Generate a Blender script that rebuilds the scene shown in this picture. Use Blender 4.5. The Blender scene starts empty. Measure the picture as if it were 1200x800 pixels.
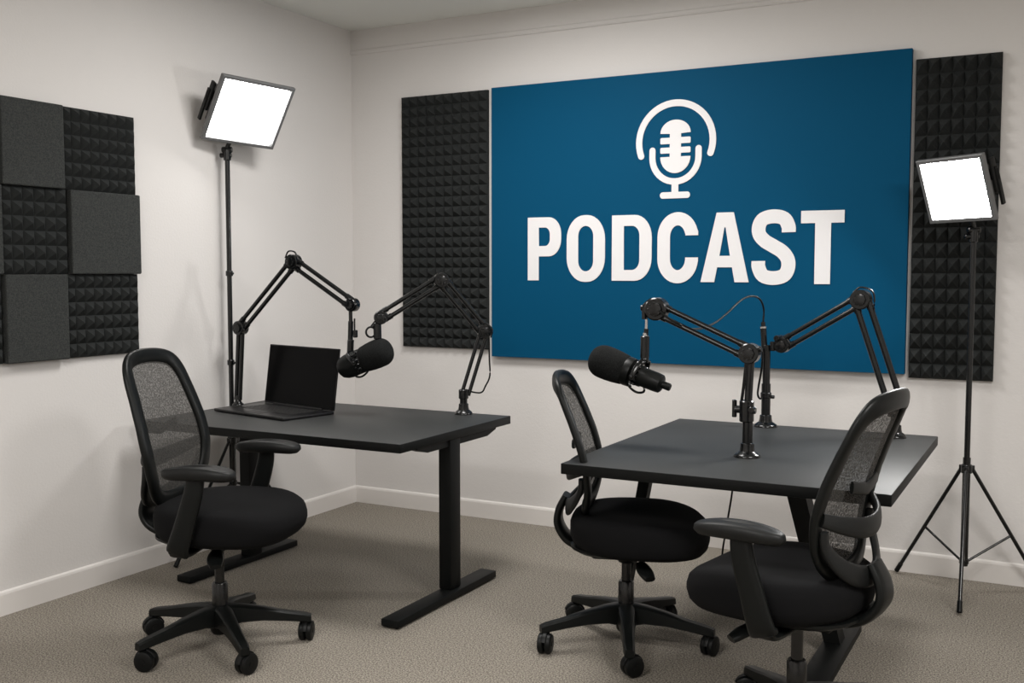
import bpy, bmesh, math, random
from mathutils import Vector, Matrix
random.seed(4)
PI = math.pi
sc = bpy.context.scene
COL = sc.collection

# ------------------------------------------------------------------ camera
F = 1220.0
YAW = math.radians(28.05)
PITCH = math.atan(82 / 1220.0)
CAM = Vector((0, 0, 1.43))
FW = Vector((-math.sin(YAW) * math.cos(PITCH), math.cos(YAW) * math.cos(PITCH), -math.sin(PITCH)))
RT = Vector((math.cos(YAW), math.sin(YAW), 0))
UP = RT.cross(FW)
cd = bpy.data.cameras.new('camera')
cam = bpy.data.objects.new('camera', cd)
COL.objects.link(cam)
cd.sensor_width = 36
cd.lens = F / 1200 * 36
cd.clip_start = 0.05
m = Matrix((RT, UP, -FW)).transposed().to_4x4()
m.translation = CAM
cam.matrix_world = m
sc.camera = cam


def ray(x, y):
    return FW + RT * ((x - 600) / F) + UP * ((400 - y) / F)


def at(x, y, p0, n=(0, 1, 0)):
    """measuring helper: point of a vertical plane through p0 (normal n) seen at a photo pixel"""
    n = Vector(n)
    d = ray(x, y)
    return CAM + d * ((Vector(p0) - CAM).dot(n) / d.dot(n))


# ------------------------------------------------------------------ materials
MATS = {}


def mat(name, col, rough=0.5, metal=0.0, spec=0.5, noise=None, bump=None, emit=None, alpha=None, sheen=0):
    mt = bpy.data.materials.new(name)
    mt.use_nodes = True
    nt = mt.node_tree
    b = nt.nodes['Principled BSDF']
    b.inputs['Base Color'].default_value = (*col, 1)
    b.inputs['Roughness'].default_value = rough
    b.inputs['Metallic'].default_value = metal
    b.inputs['Specular IOR Level'].default_value = spec
    if sheen:
        b.inputs['Sheen Weight'].default_value = sheen
        b.inputs['Sheen Roughness'].default_value = .5
    tc = nt.nodes.new('ShaderNodeTexCoord')
    if noise:
        sclN, col2, lo, hi = noise
        n = nt.nodes.new('ShaderNodeTexNoise')
        n.inputs['Scale'].default_value = sclN
        n.inputs['Detail'].default_value = 3
        nt.links.new(tc.outputs['Object'], n.inputs['Vector'])
        r = nt.nodes.new('ShaderNodeMapRange')
        r.inputs['From Min'].default_value = lo
        r.inputs['From Max'].default_value = hi
        nt.links.new(n.outputs['Fac'], r.inputs['Value'])
        mx = nt.nodes.new('ShaderNodeMix')
        mx.data_type = 'RGBA'
        mx.inputs['A'].default_value = (*col, 1)
        mx.inputs['B'].default_value = (*col2, 1)
        nt.links.new(r.outputs['Result'], mx.inputs['Factor'])
        nt.links.new(mx.outputs['Result'], b.inputs['Base Color'])
    if bump:
        s, st, dist = bump
        n = nt.nodes.new('ShaderNodeTexNoise')
        n.inputs['Scale'].default_value = s
        n.inputs['Detail'].default_value = 4
        nt.links.new(tc.outputs['Object'], n.inputs['Vector'])
        bp = nt.nodes.new('ShaderNodeBump')
        bp.inputs['Strength'].default_value = st
        bp.inputs['Distance'].default_value = dist
        nt.links.new(n.outputs['Fac'], bp.inputs['Height'])
        nt.links.new(bp.outputs['Normal'], b.inputs['Normal'])
    if emit:
        b.inputs['Emission Color'].default_value = (*emit[0], 1)
        b.inputs['Emission Strength'].default_value = emit[1]
    MATS[name] = mt
    return mt


WALL = mat('wall_paint', (.70, .678, .662), .85, spec=.2, bump=(90, .25, .003))
CEIL = mat('ceiling_paint', (.80, .81, .775), .9, spec=.2)
TRIM = mat('trim_paint', (.74, .71, .685), .5, spec=.4)
CARPET = mat('carpet', (.100, .089, .074), .95, spec=.1, noise=(170, (.42, .38, .325), .34, .66), bump=(200, .8, .006))
PLASTIC = mat('black_plastic', (.004, .0047, .0045), .40, spec=.2, bump=(500, .08, .0005))
PLASTIC2 = mat('soft_black_plastic', (.0075, .008, .008), .48, spec=.25)
METAL = mat('black_metal', (.003, .0035, .004), .22, spec=.5)
DESKM = mat('desk_laminate', (.027, .0285, .0285), .50, spec=.42, bump=(700, .06, .0004))
DESKE = mat('desk_steel', (.004, .0045, .0045), .5, spec=.15)
FABRIC = mat('black_fabric', (.0055, .0055, .006), .95, spec=.12, bump=(600, .3, .001))
FOAM = mat('charcoal_foam', (.024, .026, .026), .95, spec=.15, bump=(420, .5, .002))
FOAMF = mat('grey_flat_foam', (.030, .032, .032), .95, spec=.15, noise=(200, (.052, .055, .053), .35, .65), bump=(220, .7, .004))
MICF = mat('microphone_foam', (.006, .0065, .0065), .95, spec=.12, noise=(300, (.018, .019, .019), .4, .7), bump=(600, .5, .002))
CHROME = mat('bright_steel', (.6, .6, .6), .25, metal=1)
BLUE = mat('banner_blue', (.0015, .066, .145), .6, spec=.06)
EDGE = mat('banner_edge', (.10, .13, .16), .5)
WHITE = mat('white_print', (.80, .79, .80), .5, spec=.3)
LED = mat('led_diffuser_dim', (.9, .9, .9), .5, emit=((1, .985, .96), 9))
LEDB = mat('led_diffuser_bright', (.9, .9, .9), .5, emit=((1, .985, .96), 55))
HOUSE = mat('lamp_housing', (.13, .132, .135), .4, spec=.5)
SCREEN = mat('dark_screen', (.0012, .0012, .0015), .25, spec=.08)
LAPT = mat('laptop_shell', (.011, .011, .012), .35, metal=.4)
KEYS = mat('laptop_keys', (.006, .006, .006), .5)
WHEEL = mat('caster_rubber', (.004, .0045, .0045), .45, spec=.22)


def mesh_fabric():
    mt = bpy.data.materials.new('mesh_fabric')
    mt.use_nodes = True
    nt = mt.node_tree
    b = nt.nodes['Principled BSDF']
    b.inputs['Base Color'].default_value = (.050, .048, .045, 1)
    b.inputs['Roughness'].default_value = .8
    b.inputs['Specular IOR Level'].default_value = .2
    out = nt.nodes['Material Output']
    tr = nt.nodes.new('ShaderNodeBsdfTransparent')
    mx = nt.nodes.new('ShaderNodeMixShader')
    tc = nt.nodes.new('ShaderNodeTexCoord')
    n = nt.nodes.new('ShaderNodeTexNoise')
    n.inputs['Scale'].default_value = 170
    n.inputs['Detail'].default_value = 1
    nt.links.new(tc.outputs['Object'], n.inputs['Vector'])
    r = nt.nodes.new('ShaderNodeMapRange')
    r.inputs['From Min'].default_value = .35
    r.inputs['From Max'].default_value = .65
    r.inputs['To Min'].default_value = .70
    r.inputs['To Max'].default_value = .98
    nt.links.new(n.outputs['Fac'], r.inputs['Value'])
    nt.links.new(r.outputs['Result'], mx.inputs['Fac'])
    nt.links.new(tr.outputs[0], mx.inputs[1])
    nt.links.new(b.outputs[0], mx.inputs[2])
    nt.links.new(mx.outputs[0], out.inputs['Surface'])
    return mt


MESH = mesh_fabric()


# ------------------------------------------------------------------ object helpers
def tag(o, label=None, cat=None, group=None, kind=None):
    if label: o['label'] = label
    if cat: o['category'] = cat
    if group: o['group'] = group
    if kind: o['kind'] = kind
    return o


def thing(name, label, cat, loc=(0, 0, 0), rz=0, group=None):
    o = bpy.data.objects.new(name, None)
    COL.objects.link(o)
    o.empty_display_size = .05
    o.location = loc
    o.rotation_euler = (0, 0, rz)
    bpy.context.view_layer.update()
    return tag(o, label, cat, group)


def obj(name, bm, mtl, parent=None, smooth=40, world=False):
    """link bm as one mesh object. coordinates are local to the thing unless world=True"""
    bmesh.ops.recalc_face_normals(bm, faces=bm.faces)
    me = bpy.data.meshes.new(name)
    bm.to_mesh(me)
    bm.free()
    for x in (mtl if isinstance(mtl, (list, tuple)) else [mtl]):
        me.materials.append(x)
    if smooth:
        for p in me.polygons: p.use_smooth = True
        me.set_sharp_from_angle(angle=math.radians(smooth))
    o = bpy.data.objects.new(name, me)
    COL.objects.link(o)
    if parent:
        o.parent = parent
        if world:
            bpy.context.view_layer.update()
            o.matrix_parent_inverse = parent.matrix_world.inverted()
    return o


def B(): return bmesh.new()


def box(bm, c, s, bev=0.0, M=None, seg=2):
    r = bmesh.ops.create_cube(bm, size=1)
    vs = r['verts']
    for v in vs:
        v.co = Vector((v.co.x * s[0], v.co.y * s[1], v.co.z * s[2]))
    if bev:
        es = list({e for v in vs for e in v.link_edges})
        rr = bmesh.ops.bevel(bm, geom=vs + es, offset=bev, segments=seg, profile=.5, affect='EDGES')
        vs = list({v for f in rr['faces'] for v in f.verts} | {v for v in vs if v.is_valid})
    T = Matrix.Translation(Vector(c))
    if M is not None: T = T @ M.to_4x4()
    for v in vs: v.co = T @ v.co
    return vs


def rings(bm, rs, cap=True, closed=False):
    R = [[bm.verts.new(p) for p in r] for r in rs]
    k = len(R[0])
    n = len(R)
    for i in range(n if closed else n - 1):
        a, b = R[i], R[(i + 1) % n]
        for j in range(k):
            bm.faces.new((a[j], a[(j + 1) % k], b[(j + 1) % k], b[j]))
    if cap and not closed:
        bm.faces.new(R[0][::-1])
        bm.faces.new(R[-1])


def lathe(bm, prof, M=Matrix(), seg=24):
    """prof: (radius, height) pairs, turned round local z"""
    rs = []
    for r, z in prof:
        r = max(r, 1e-4)
        rs.append([M @ Vector((r * math.cos(2 * PI * k / seg), r * math.sin(2 * PI * k / seg), z)) for k in range(seg)])
    rings(bm, rs)


def axis_mat(p, d, up=(0, 0, 1)):
    """matrix with local z along d at p"""
    d = Vector(d).normalized()
    up = Vector(up)
    if abs(d.dot(up)) > .98: up = Vector((1, 0, 0))
    x = up.cross(d).normalized()
    y = d.cross(x)
    M = Matrix((x, y, d)).transposed().to_4x4()
    M.translation = Vector(p)
    return M


def rod(bm, a, b, r, r2=None, seg=14, bev=0):
    a, b = Vector(a), Vector(b)
    L = (b - a).length
    r2 = r if r2 is None else r2
    if bev:
        lathe(bm, [(r - bev, 0), (r, bev), (r2, L - bev), (r2 - bev, L)], axis_mat(a, b - a), seg)
    else:
        lathe(bm, [(r, 0), (r2, L)], axis_mat(a, b - a), seg)


def cr(pts, n=8, closed=False):
    """catmull-rom through points (any dimension)"""
    P = [Vector(p) for p in pts]
    N = len(P)
    out = []
    segs = N if closed else N - 1
    for i in range(segs):
        if closed:
            p0, p1, p2, p3 = P[i - 1], P[i], P[(i + 1) % N], P[(i + 2) % N]
        else:
            p1, p2 = P[i], P[i + 1]
            p0 = P[i - 1] if i > 0 else p1 * 2 - p2
            p3 = P[i + 2] if i + 2 < N else p2 * 2 - p1
        for k in range(n):
            t = k / n
            out.append(.5 * ((2 * p1) + (p2 - p0) * t + (2 * p0 - 5 * p1 + 4 * p2 - p3) * t * t + (3 * p1 - p0 - 3 * p2 + p3) * t ** 3))
    if not closed: out.append(P[-1])
    return out


def sweep(bm, pts, prof, up=(0, 0, 1), closed=False, scl=None):
    """prof (u,v): u across (t x up), v along the remaining axis; scl(i/n)->(su,sv)"""
    P = [Vector(p) for p in pts]
    n = len(P)
    up = Vector(up)
    rs = []
    for i, p in enumerate(P):
        if closed: t = P[(i + 1) % n] - P[i - 1]
        else: t = P[min(i + 1, n - 1)] - P[max(i - 1, 0)]
        t.normalize()
        s = t.cross(up)
        if s.length < 1e-3: s = t.cross(Vector((1, 0, .1)))
        s.normalize()
        q = s.cross(t)
        su, sv = scl(i / (n - 1)) if scl else (1, 1)
        rs.append([p + s * (u * su) + q * (v * sv) for u, v in prof])
    rings(bm, rs, closed=closed)


def tube(bm, pts, r, seg=10, closed=False):
    sweep(bm, pts, [(r * math.cos(2 * PI * k / seg), r * math.sin(2 * PI * k / seg)) for k in range(seg)], closed=closed)


def sup(a, b, n=3.0, k=20):
    """superellipse profile"""
    o = []
    for i in range(k):
        t = 2 * PI * i / k
        c, s = math.cos(t), math.sin(t)
        o.append((a * math.copysign(abs(c) ** (2 / n), c), b * math.copysign(abs(s) ** (2 / n), s)))
    return o


# ------------------------------------------------------------------ room
XL, YB, ZC = -3.879, 5.206, 2.88
XR, YF = 2.9, -1.6


def slab(name, lo, hi, mtl, parent=None, bev=0):
    bm = B()
    c = [(a + b) / 2 for a, b in zip(lo, hi)]
    box(bm, c, [b - a for a, b in zip(lo, hi)], bev)
    o = obj(name, bm, mtl, parent, smooth=30 if bev else 0)
    if not parent: o['kind'] = 'structure'
    return o


slab('floor', (XL - .1, YF - .1, -.1), (XR + .1, YB + .1, 0), CARPET)
slab('ceiling', (XL - .1, YF - .1, ZC), (XR + .1, YB + .1, ZC + .1), CEIL)
slab('wall_left', (XL - .1, YF, 0), (XL, YB, ZC), WALL)
slab('wall_back', (XL - .1, YB, 0), (XR + .1, YB + .1, ZC), WALL)
slab('wall_right', (XR, YF, 0), (XR + .1, YB, ZC), WALL)
slab('wall_front', (XL - .1, YF - .1, 0), (XR + .1, YF, ZC), WALL)


def baseboard(name, pts_fn, length):
    bm = B()
    prof = [(0, 0), (.014, 0), (.014, .088), (.011, .097), (.004, .102), (0, .102)]
    a = [pts_fn(d, z, 0) for d, z in prof]
    b = [pts_fn(d, z, length) for d, z in prof]
    rings(bm, [a, b])
    o = obj(name, bm, TRIM, smooth=0)
    o['kind'] = 'structure'


baseboard('baseboard_left', lambda d, z, t: (XL + d, YF + t, z), YB - YF)
baseboard('baseboard_back', lambda d, z, t: (XL + t, YB - d, z), XR - XL)
# shallow boxed cornice along the top of the back wall
bm = B()
prof = [(0, 2.735), (.007, 2.737), (.012, 2.745), (.012, 2.757), (.006, 2.765), (.006, ZC), (0, ZC)]
rings(bm, [[(XL, YB - d, z) for d, z in prof], [(XR, YB - d, z) for d, z in prof]])
o = obj('trim_1', bm, WALL, smooth=0)
o['kind'] = 'structure'


# ------------------------------------------------------------------ acoustic foam
def pyramid_bm(w, h, nx, nz, base, tall, jitter=0.0):
    """panel in local xz plane from (0,0) to (w,h), pyramids pointing to -y"""
    bm = B()
    dx, dz = w / nx, h / nz
    V = {}
    for i in range(nx + 1):
        for j in range(nz + 1):
            V[i, j] = bm.verts.new((i * dx, -base, j * dz))
    for i in range(nx):
        for j in range(nz):
            q = V[i, j], V[i + 1, j], V[i + 1, j + 1], V[i, j + 1]
            f = .04   # small flat tip, rounded look
            cx, cz = (i + .5) * dx, (j + .5) * dz
            tp = [bm.verts.new((cx + sx * dx * f, -base - tall, cz + sz * dz * f)) for sx, sz in ((-1, -1), (1, -1), (1, 1), (-1, 1))]
            for k in range(4):
                bm.faces.new((q[k], q[(k + 1) % 4], tp[(k + 1) % 4], tp[k]))
            bm.faces.new(tp)
    bk = {}
    for i, j in ((0, 0), (nx, 0), (nx, nz), (0, nz)):
        bk[i, j] = bm.verts.new((i * dx, 0, j * dz))
    bm.faces.new([bk[0, 0]] + [V[i, 0] for i in range(nx + 1)] + [bk[nx, 0]])
    bm.faces.new([bk[0, nz]] + [V[i, nz] for i in range(nx + 1)] + [bk[nx, nz]])
    bm.faces.new([bk[0, 0]] + [V[0, j] for j in range(nz + 1)] + [bk[0, nz]])
    bm.faces.new([bk[nx, 0]] + [V[nx, j] for j in range(nz + 1)] + [bk[nx, nz]])
    bm.faces.new((bk[0, 0], bk[nx, 0], bk[nx, nz], bk[0, nz]))
    return bm


def place_panel(name, bm, mtl, loc, rz, label, cat, group=None):
    o = obj(name, bm, mtl, smooth=0)
    o.location = loc
    o.rotation_euler = (0, 0, rz)
    tag(o, label, cat, group)
    return o


place_panel('acoustic_foam', pyramid_bm(.583, 1.468, 10, 25, .018, .036), FOAM, (-3.503, YB - .001, .984), 0,
            'tall charcoal pyramid foam panel on back wall, nearer the room corner', 'acoustic panel')
place_panel('acoustic_foam', pyramid_bm(.362, 1.475, 7, 21, .018, .040), FOAM, (-.648, YB - .001, .931), 0,
            'tall narrow charcoal pyramid foam panel right of blue banner, behind the lamp', 'acoustic panel')

# checkerboard of nine foam tiles on the left wall (local x runs towards +y)
cols = [(2.395, 2.785), (2.79, 3.092), (3.097, 3.497)]
rowz = [(1.7855, 2.143), (1.4185, 1.7845), (1.050, 1.4175)]
desc = {(0, 0): 'pyramid', (0, 1): 'flat', (0, 2): 'pyramid', (1, 0): 'flat', (1, 1): 'pyramid', (1, 2): 'flat', (2, 0): 'pyramid', (2, 1): 'flat', (2, 2): 'pyramid'}
labs = {
    (0, 0): 'pyramid foam tile cut by the photo edge, top row on left wall',
    (0, 1): 'flat grey foam tile in top row on left wall',
    (0, 2): 'black pyramid foam tile at top right corner of the left wall checkerboard',
    (1, 0): 'flat grey foam tile cut by the photo edge, middle row on left wall',
    (1, 1): 'black pyramid foam tile in middle row of left wall checkerboard',
    (1, 2): 'flat grey foam tile at right end of middle row on left wall',
    (2, 0): 'pyramid foam tile cut by the photo edge, bottom row on left wall',
    (2, 1): 'flat grey foam tile in bottom row on left wall',
    (2, 2): 'black pyramid foam tile at bottom right of wall checkerboard, above the mesh chair'}
for (r, c), kd in desc.items():
    y0, y1 = cols[c]
    if r == 1 and c == 1: y1 += .02
    if r == 1 and c == 2: y0 += .02
    if r == 1 and c == 2: y1 += .004
    z0, z1 = rowz[r]
    w, h = y1 - y0, z1 - z0
    if kd == 'pyramid':
        bm = pyramid_bm(w, h, 6 if c == 1 else 8, 6, .020, .027)
        nm, mt = 'pyramid_foam_tile', FOAM
    else:
        bm = B()
        box(bm, (w / 2, -.024, h / 2), (w, .048, h), .006)
        nm, mt = 'flat_foam_tile', FOAMF
    place_panel(nm, bm, mt, (XL + .001, y0, z0), PI / 2, labs[r, c], 'foam tile', 'checkerboard of foam tiles on the left wall')


# ------------------------------------------------------------------ banner with lettering
def shape_mesh(polys, depth):
    """filled 2D outlines (holes by nesting) -> mesh data in xz plane, front at y=-depth"""
    cu = bpy.data.curves.new('outline', 'CURVE')
    cu.dimensions = '2D'
    cu.fill_mode = 'BOTH'
    cu.extrude = depth / 2
    for p in polys:
        s = cu.splines.new('POLY')
        s.points.add(len(p) - 1)
        for k, q in enumerate(p): s.points[k].co = (q[0], q[1], 0, 1)
        s.use_cyclic_u = True
    tmp = bpy.data.objects.new('outline', cu)
    COL.objects.link(tmp)
    bpy.context.view_layer.update()
    dg = bpy.context.evaluated_depsgraph_get()
    me = bpy.data.meshes.new_from_object(tmp.evaluated_get(dg))
    COL.objects.unlink(tmp)
    bpy.data.objects.remove(tmp)
    bpy.data.curves.remove(cu)
    bm = bmesh.new()
    bm.from_mesh(me)
    bpy.data.meshes.remove(me)
    for v in bm.verts: v.co = Vector((v.co.x, -v.co.z - depth / 2, v.co.y))
    return bm


def rrect(x0, y0, x1, y1, r, n=8):
    """r: radius or 4 radii (bl, br, tr, tl) as (rx,ry)"""
    if not isinstance(r, (list, tuple)): r = [r] * 4
    o = []
    cs = [(x0, y0, 1, 1, PI), (x1, y0, -1, 1, 1.5 * PI), (x1, y1, -1, -1, 0), (x0, y1, 1, -1, .5 * PI)]
    for (x, y, sx, sy, a0), q in zip(cs, r):
        if q <= 0:
            o.append((x, y)); continue
        qy = min(q * 1.25, (y1 - y0) / 2)
        for k in range(n + 1):
            a = a0 + k / n * PI / 2
            o.append((x + sx * q + q * math.cos(a), y + sy * qy + qy * math.sin(a)))
    return o


def stroke(pts, w, caps=False):
    P = [Vector((p[0], p[1])) for p in pts]
    L, R = [], []
    n = len(P)
    for i, p in enumerate(P):
        t = (P[min(i + 1, n - 1)] - P[max(i - 1, 0)]).normalized()
        q = Vector((-t.y, t.x)) * w / 2
        L.append(p + q); R.append(p - q)
    out = list(L)
    if caps:
        t = (P[-1] - P[-2]).normalized(); a0 = math.atan2(t.x, -t.y)
        a0 = math.atan2((L[-1] - P[-1]).y, (L[-1] - P[-1]).x)
        out += [P[-1] + Vector((math.cos(a0 - k / 8 * PI), math.sin(a0 - k / 8 * PI))) * w / 2 for k in range(1, 8)]
    out += R[::-1]
    if caps:
        a0 = math.atan2((R[0] - P[0]).y, (R[0] - P[0]).x)
        out += [P[0] + Vector((math.cos(a0 - k / 8 * PI), math.sin(a0 - k / 8 * PI))) * w / 2 for k in range(1, 8)]
    return [(p.x, p.y) for p in out]


def rpath(x0, y0, x1, y1, r, n=8):
    return rrect(x0, y0, x1, y1, r, n)


BX0, BX1, BZ0, BZ1 = -2.884, -.664, .948, 2.456
banner = thing('podcast_banner', 'large blue board with white microphone emblem and PODCAST lettering on back wall', 'wall sign', (BX0, YB - .002, BZ0))
bw, bh = BX1 - BX0, BZ1 - BZ0
bm = B()
box(bm, (bw / 2, -.019, bh / 2), (bw, .038, bh), .0012, seg=1)
obj('board', bm, BLUE, banner, smooth=0)


def to_banner(bm):
    for v in bm.verts: v.co += Vector((-BX0, -.0385, -BZ0))
    return bm


S = .068   # stroke width of the letters
def letter(polys): obj('letter', to_banner(shape_mesh(polys, .004)), WHITE, banner, smooth=0)


z0, z1 = 1.381, 1.727
# P
letter([[(-2.651, z0), (-2.651 + S, z0), (-2.651 + S, 1.513)] + rrect(-2.60, 1.513, -2.447, z1, [0, .075, .075, 0])[1:-1] + [(-2.651, z1)],
        rrect(-2.651 + S, 1.570, -2.447 - S, z1 - .056, [0, .03, .03, 0])])
# O
letter([rrect(-2.413, z0 - .007, -2.188, z1 + .006, .104), rrect(-2.413 + S, z0 + .05, -2.188 - S, z1 - .052, .044)])
# D
letter([rrect(-2.148, z0, -1.924, z1, [0, .095, .095, 0]), rrect(-2.148 + S, z0 + .057, -1.924 - S, z1 - .057, [0, .042, .042, 0])])
# C
a, b, c, d = -1.892 + S / 2, z0 - .008 + S * .44, -1.673 - S / 2, z1 + .004 - S * .44
top = rrect(a, b, c, d, .075, 10)
pts = [(c, 1.615), (c, 1.63)] + [p for p in top if p[1] > 1.63 and p[0] > (a + c) / 2] + [p for p in top if p[0] <= (a + c) / 2 and p[1] > 1.55] + \
      [p for p in top if p[0] <= (a + c) / 2 and p[1] <= 1.55] + [p for p in top if p[0] > (a + c) / 2 and p[1] < 1.48] + [(c, 1.487), (c, 1.502)]
letter([stroke(pts, S)])
# A
ax0, ax1 = -1.658, -1.409
am = (ax0 + ax1) / 2
h = z1 - z0
letter([[(ax0, z0 - .005), (ax0 + .072, z0 - .005), (ax0 + .086, z0 + .07), (ax1 - .086, z0 + .07), (ax1 - .072, z0 - .005), (ax1, z0 - .005), (am + .044, z1), (am - .044, z1)],
        [(ax0 + .097, z0 + .128), (ax1 - .097, z0 + .128), (am + .003, z1 - .075), (am - .003, z1 - .075)]])
# S
x0, x1 = -1.396 + S / 2, -1.180 - S / 2
xm = (x0 + x1) / 2
zb, zt = z0 - .012 + S * .42, z1 + .003 - S * .42
sp = [(x1, 1.622), (x1 - .002, 1.652), (x1 - .024, zt - .012), (xm, zt), (x0 + .022, zt - .012), (x0 + .001, 1.655), (x0 + .003, 1.615), (x0 + .03, 1.582), (xm, 1.555),
      (x1 - .03, 1.527), (x1 - .003, 1.49), (x1 - .001, 1.445), (x1 - .022, zb + .012), (xm, zb), (x0 + .024, zb + .012), (x0 + .002, 1.450), (x0, 1.482)]
letter([stroke([tuple(p) for p in cr([(a, b) for a, b in sp], 5)], S)])
# T
letter([[(-1.087, z0 - .012), (-1.012, z0 - .012), (-1.012, z1 - .063), (-.950, z1 - .063), (-.950, z1 - .003), (-1.155, z1 - .003), (-1.155, z1 - .063), (-1.087, z1 - .063)]])

# emblem
LX = -1.800
emb = []
arc = []
for k in range(33):
    a = math.radians(-20 + 220 * k / 32)
    arc.append((LX + .198 * math.cos(a), 2.096 + .196 * math.sin(a)))
emb.append(stroke(arc, .034, True))
U = [(LX + .124, 2.055)] + [(LX + .124 * math.cos(-a), 2.016 + .124 * math.sin(-a)) for a in [PI * k / 20 for k in range(21)]] + [(LX - .124, 2.055)]
emb.append(stroke(U, .033, True))
emb.append([(LX - .018, 1.826), (LX + .018, 1.826), (LX + .018, 1.890), (LX - .018, 1.890)])
emb.append(rrect(LX - .081, 1.806, LX + .081, 1.839, .015))
W = .081
cwid = .030
side = []
for k in range(9):   # top dome, right half
    a = PI / 2 - k / 8 * PI / 2
    side.append((W * math.cos(a), 2.139 + .068 * math.sin(a)))
for s0, s1 in ((2.136, 2.117), (2.085, 2.067), (2.037, 2.019)):
    side += [(cwid, s0), (cwid, s1), (W - .004, s1), (W, s1 - .004), ] if s0 != 2.037 else [(cwid, s0), (cwid, s1)]
    if s0 == 2.136: side += [(W, 2.089), (W - .004, 2.085)]
    if s0 == 2.085: side += [(W, 2.041), (W - .004, 2.037)]
for k in range(9):
    a = -k / 8 * PI / 2
    side.append((W * math.cos(a), 2.019 - .084 * math.sin(-a)))
emb.append([(LX + x, z) for x, z in side] + [(LX - x, z) for x, z in side[::-1][1:-1]])
bmE = B()
for n_e, e in enumerate(emb):
    t = shape_mesh([e], .004 + .0003 * (n_e == 2))
    me = bpy.data.meshes.new('t'); t.to_mesh(me); t.free()
    bmE.from_mesh(me); bpy.data.meshes.remove(me)
obj('microphone_emblem', to_banner(bmE), WHITE, banner, smooth=0)


# ------------------------------------------------------------------ desks
def foot_bm(x, y0, y1, w=.085, h=.032):
    bm = B()
    box(bm, (x, (y0 + y1) / 2, h / 2 + .006), (w, y1 - y0, h), .006)
    for y in (y0 + .04, y1 - .04): lathe(bm, [(.018, 0), (.02, .003), (.02, .008)], Matrix.Translation((x, y, 0)), 12)
    return bm


def band(bm):
    """black edge banding on the side faces of a top"""
    bm.normal_update()
    for f in bm.faces:
        if f.normal.z < .5: f.material_index = 1


# left desk
D1 = (-3.765, -2.322, 3.412, 4.345)
desk = thing('sit_stand_desk', 'black rectangular desk with T-shaped legs, carrying the laptop', 'desk', ((D1[0] + D1[1]) / 2, (D1[2] + D1[3]) / 2, 0))
O1 = desk.location.copy()
bm = B(); box(bm, ((D1[0] + D1[1]) / 2, (D1[2] + D1[3]) / 2, .725), (D1[1] - D1[0], D1[3] - D1[2], .038), .003)
band(bm); obj('desktop', bm, [DESKM, DESKE], desk, world=True)
for x in (-2.355, -3.535):
    s = 1 if x > -3 else -1
    bm = B()
    box(bm, (x - s * (.012 if s > 0 else .022), 3.86, .37), (.062, .085, .665), .005)
    leg = obj('leg', bm, DESKE, desk, world=True)
    bm = foot_bm(x, 3.375 if s > 0 else 3.43, 4.185)
    f = obj('foot', bm, DESKE, leg, world=True)
    bm = B()
    # tapered bracket under the top
    xs = x - s * .02
    pr = [(-.31, .706), (.36, .706), (.36, .694), (.28, .672), (-.23, .672), (-.31, .694)]
    rings(bm, [[(xs - .03, 3.88 + a, z) for a, z in pr], [(xs + .03, 3.88 + a, z) for a, z in pr]])
    obj('top_bracket', bm, DESKE, leg, smooth=0, world=True)
bm = B(); box(bm, (-2.96, 3.88, .685), (1.15, .07, .04), .004)
obj('crossbeam', bm, DESKE, desk, world=True)

# right table
D2 = (-1.585, -.457, 3.345, 4.640)
desk2 = thing('meeting_table', 'large black square table in front of the banner, with boom arms on top', 'table', ((D2[0] + D2[1]) / 2, (D2[2] + D2[3]) / 2, 0))
bm = B(); box(bm, ((D2[0] + D2[1]) / 2, (D2[2] + D2[3]) / 2, .7245), (D2[1] - D2[0], D2[3] - D2[2], .039), .003)
band(bm); obj('tabletop', bm, [DESKM, DESKE], desk2, world=True)
# splayed right leg on a long foot
bm = B()
prf = [(-.04, -.045), (.04, -.045), (.04, .045), (-.04, .045)]
rings(bm, [[(-.915 + u, 3.98 + v, .706) for u, v in prf], [(-.90 + u * .9, 3.98 + v, .66) for u, v in prf], [(-.735 + u * .75, 3.98 + v, .03) for u, v in prf]])
leg = obj('leg', bm, DESKE, desk2, smooth=20, world=True)
obj('foot', foot_bm(-.725, 3.33, 4.21, .10), DESKE, leg, world=True)
bm = B()
pr = [(-.10, .706), (.30, .706), (.27, .675), (-.06, .675)]
rings(bm, [[(-.915 + a, 3.93, z) for a, z in pr], [(-.915 + a, 4.03, z) for a, z in pr]])
obj('top_bracket', bm, DESKE, leg, smooth=0, world=True)
# splayed slim left leg
bm = B()
rings(bm, [[(-1.49 + u * .62, 4.02 + v * .5, .706) for u, v in prf], [(-1.618 + u * .5, 4.02 + v * .5, 0) for u, v in prf]])
obj('leg', bm, DESKE, desk2, smooth=20, world=True)
bm = B(); box(bm, (-1.2, 3.98, .687), (.52, .06, .038), .004)
obj('crossbeam', bm, DESKE, desk2, world=True)


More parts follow.
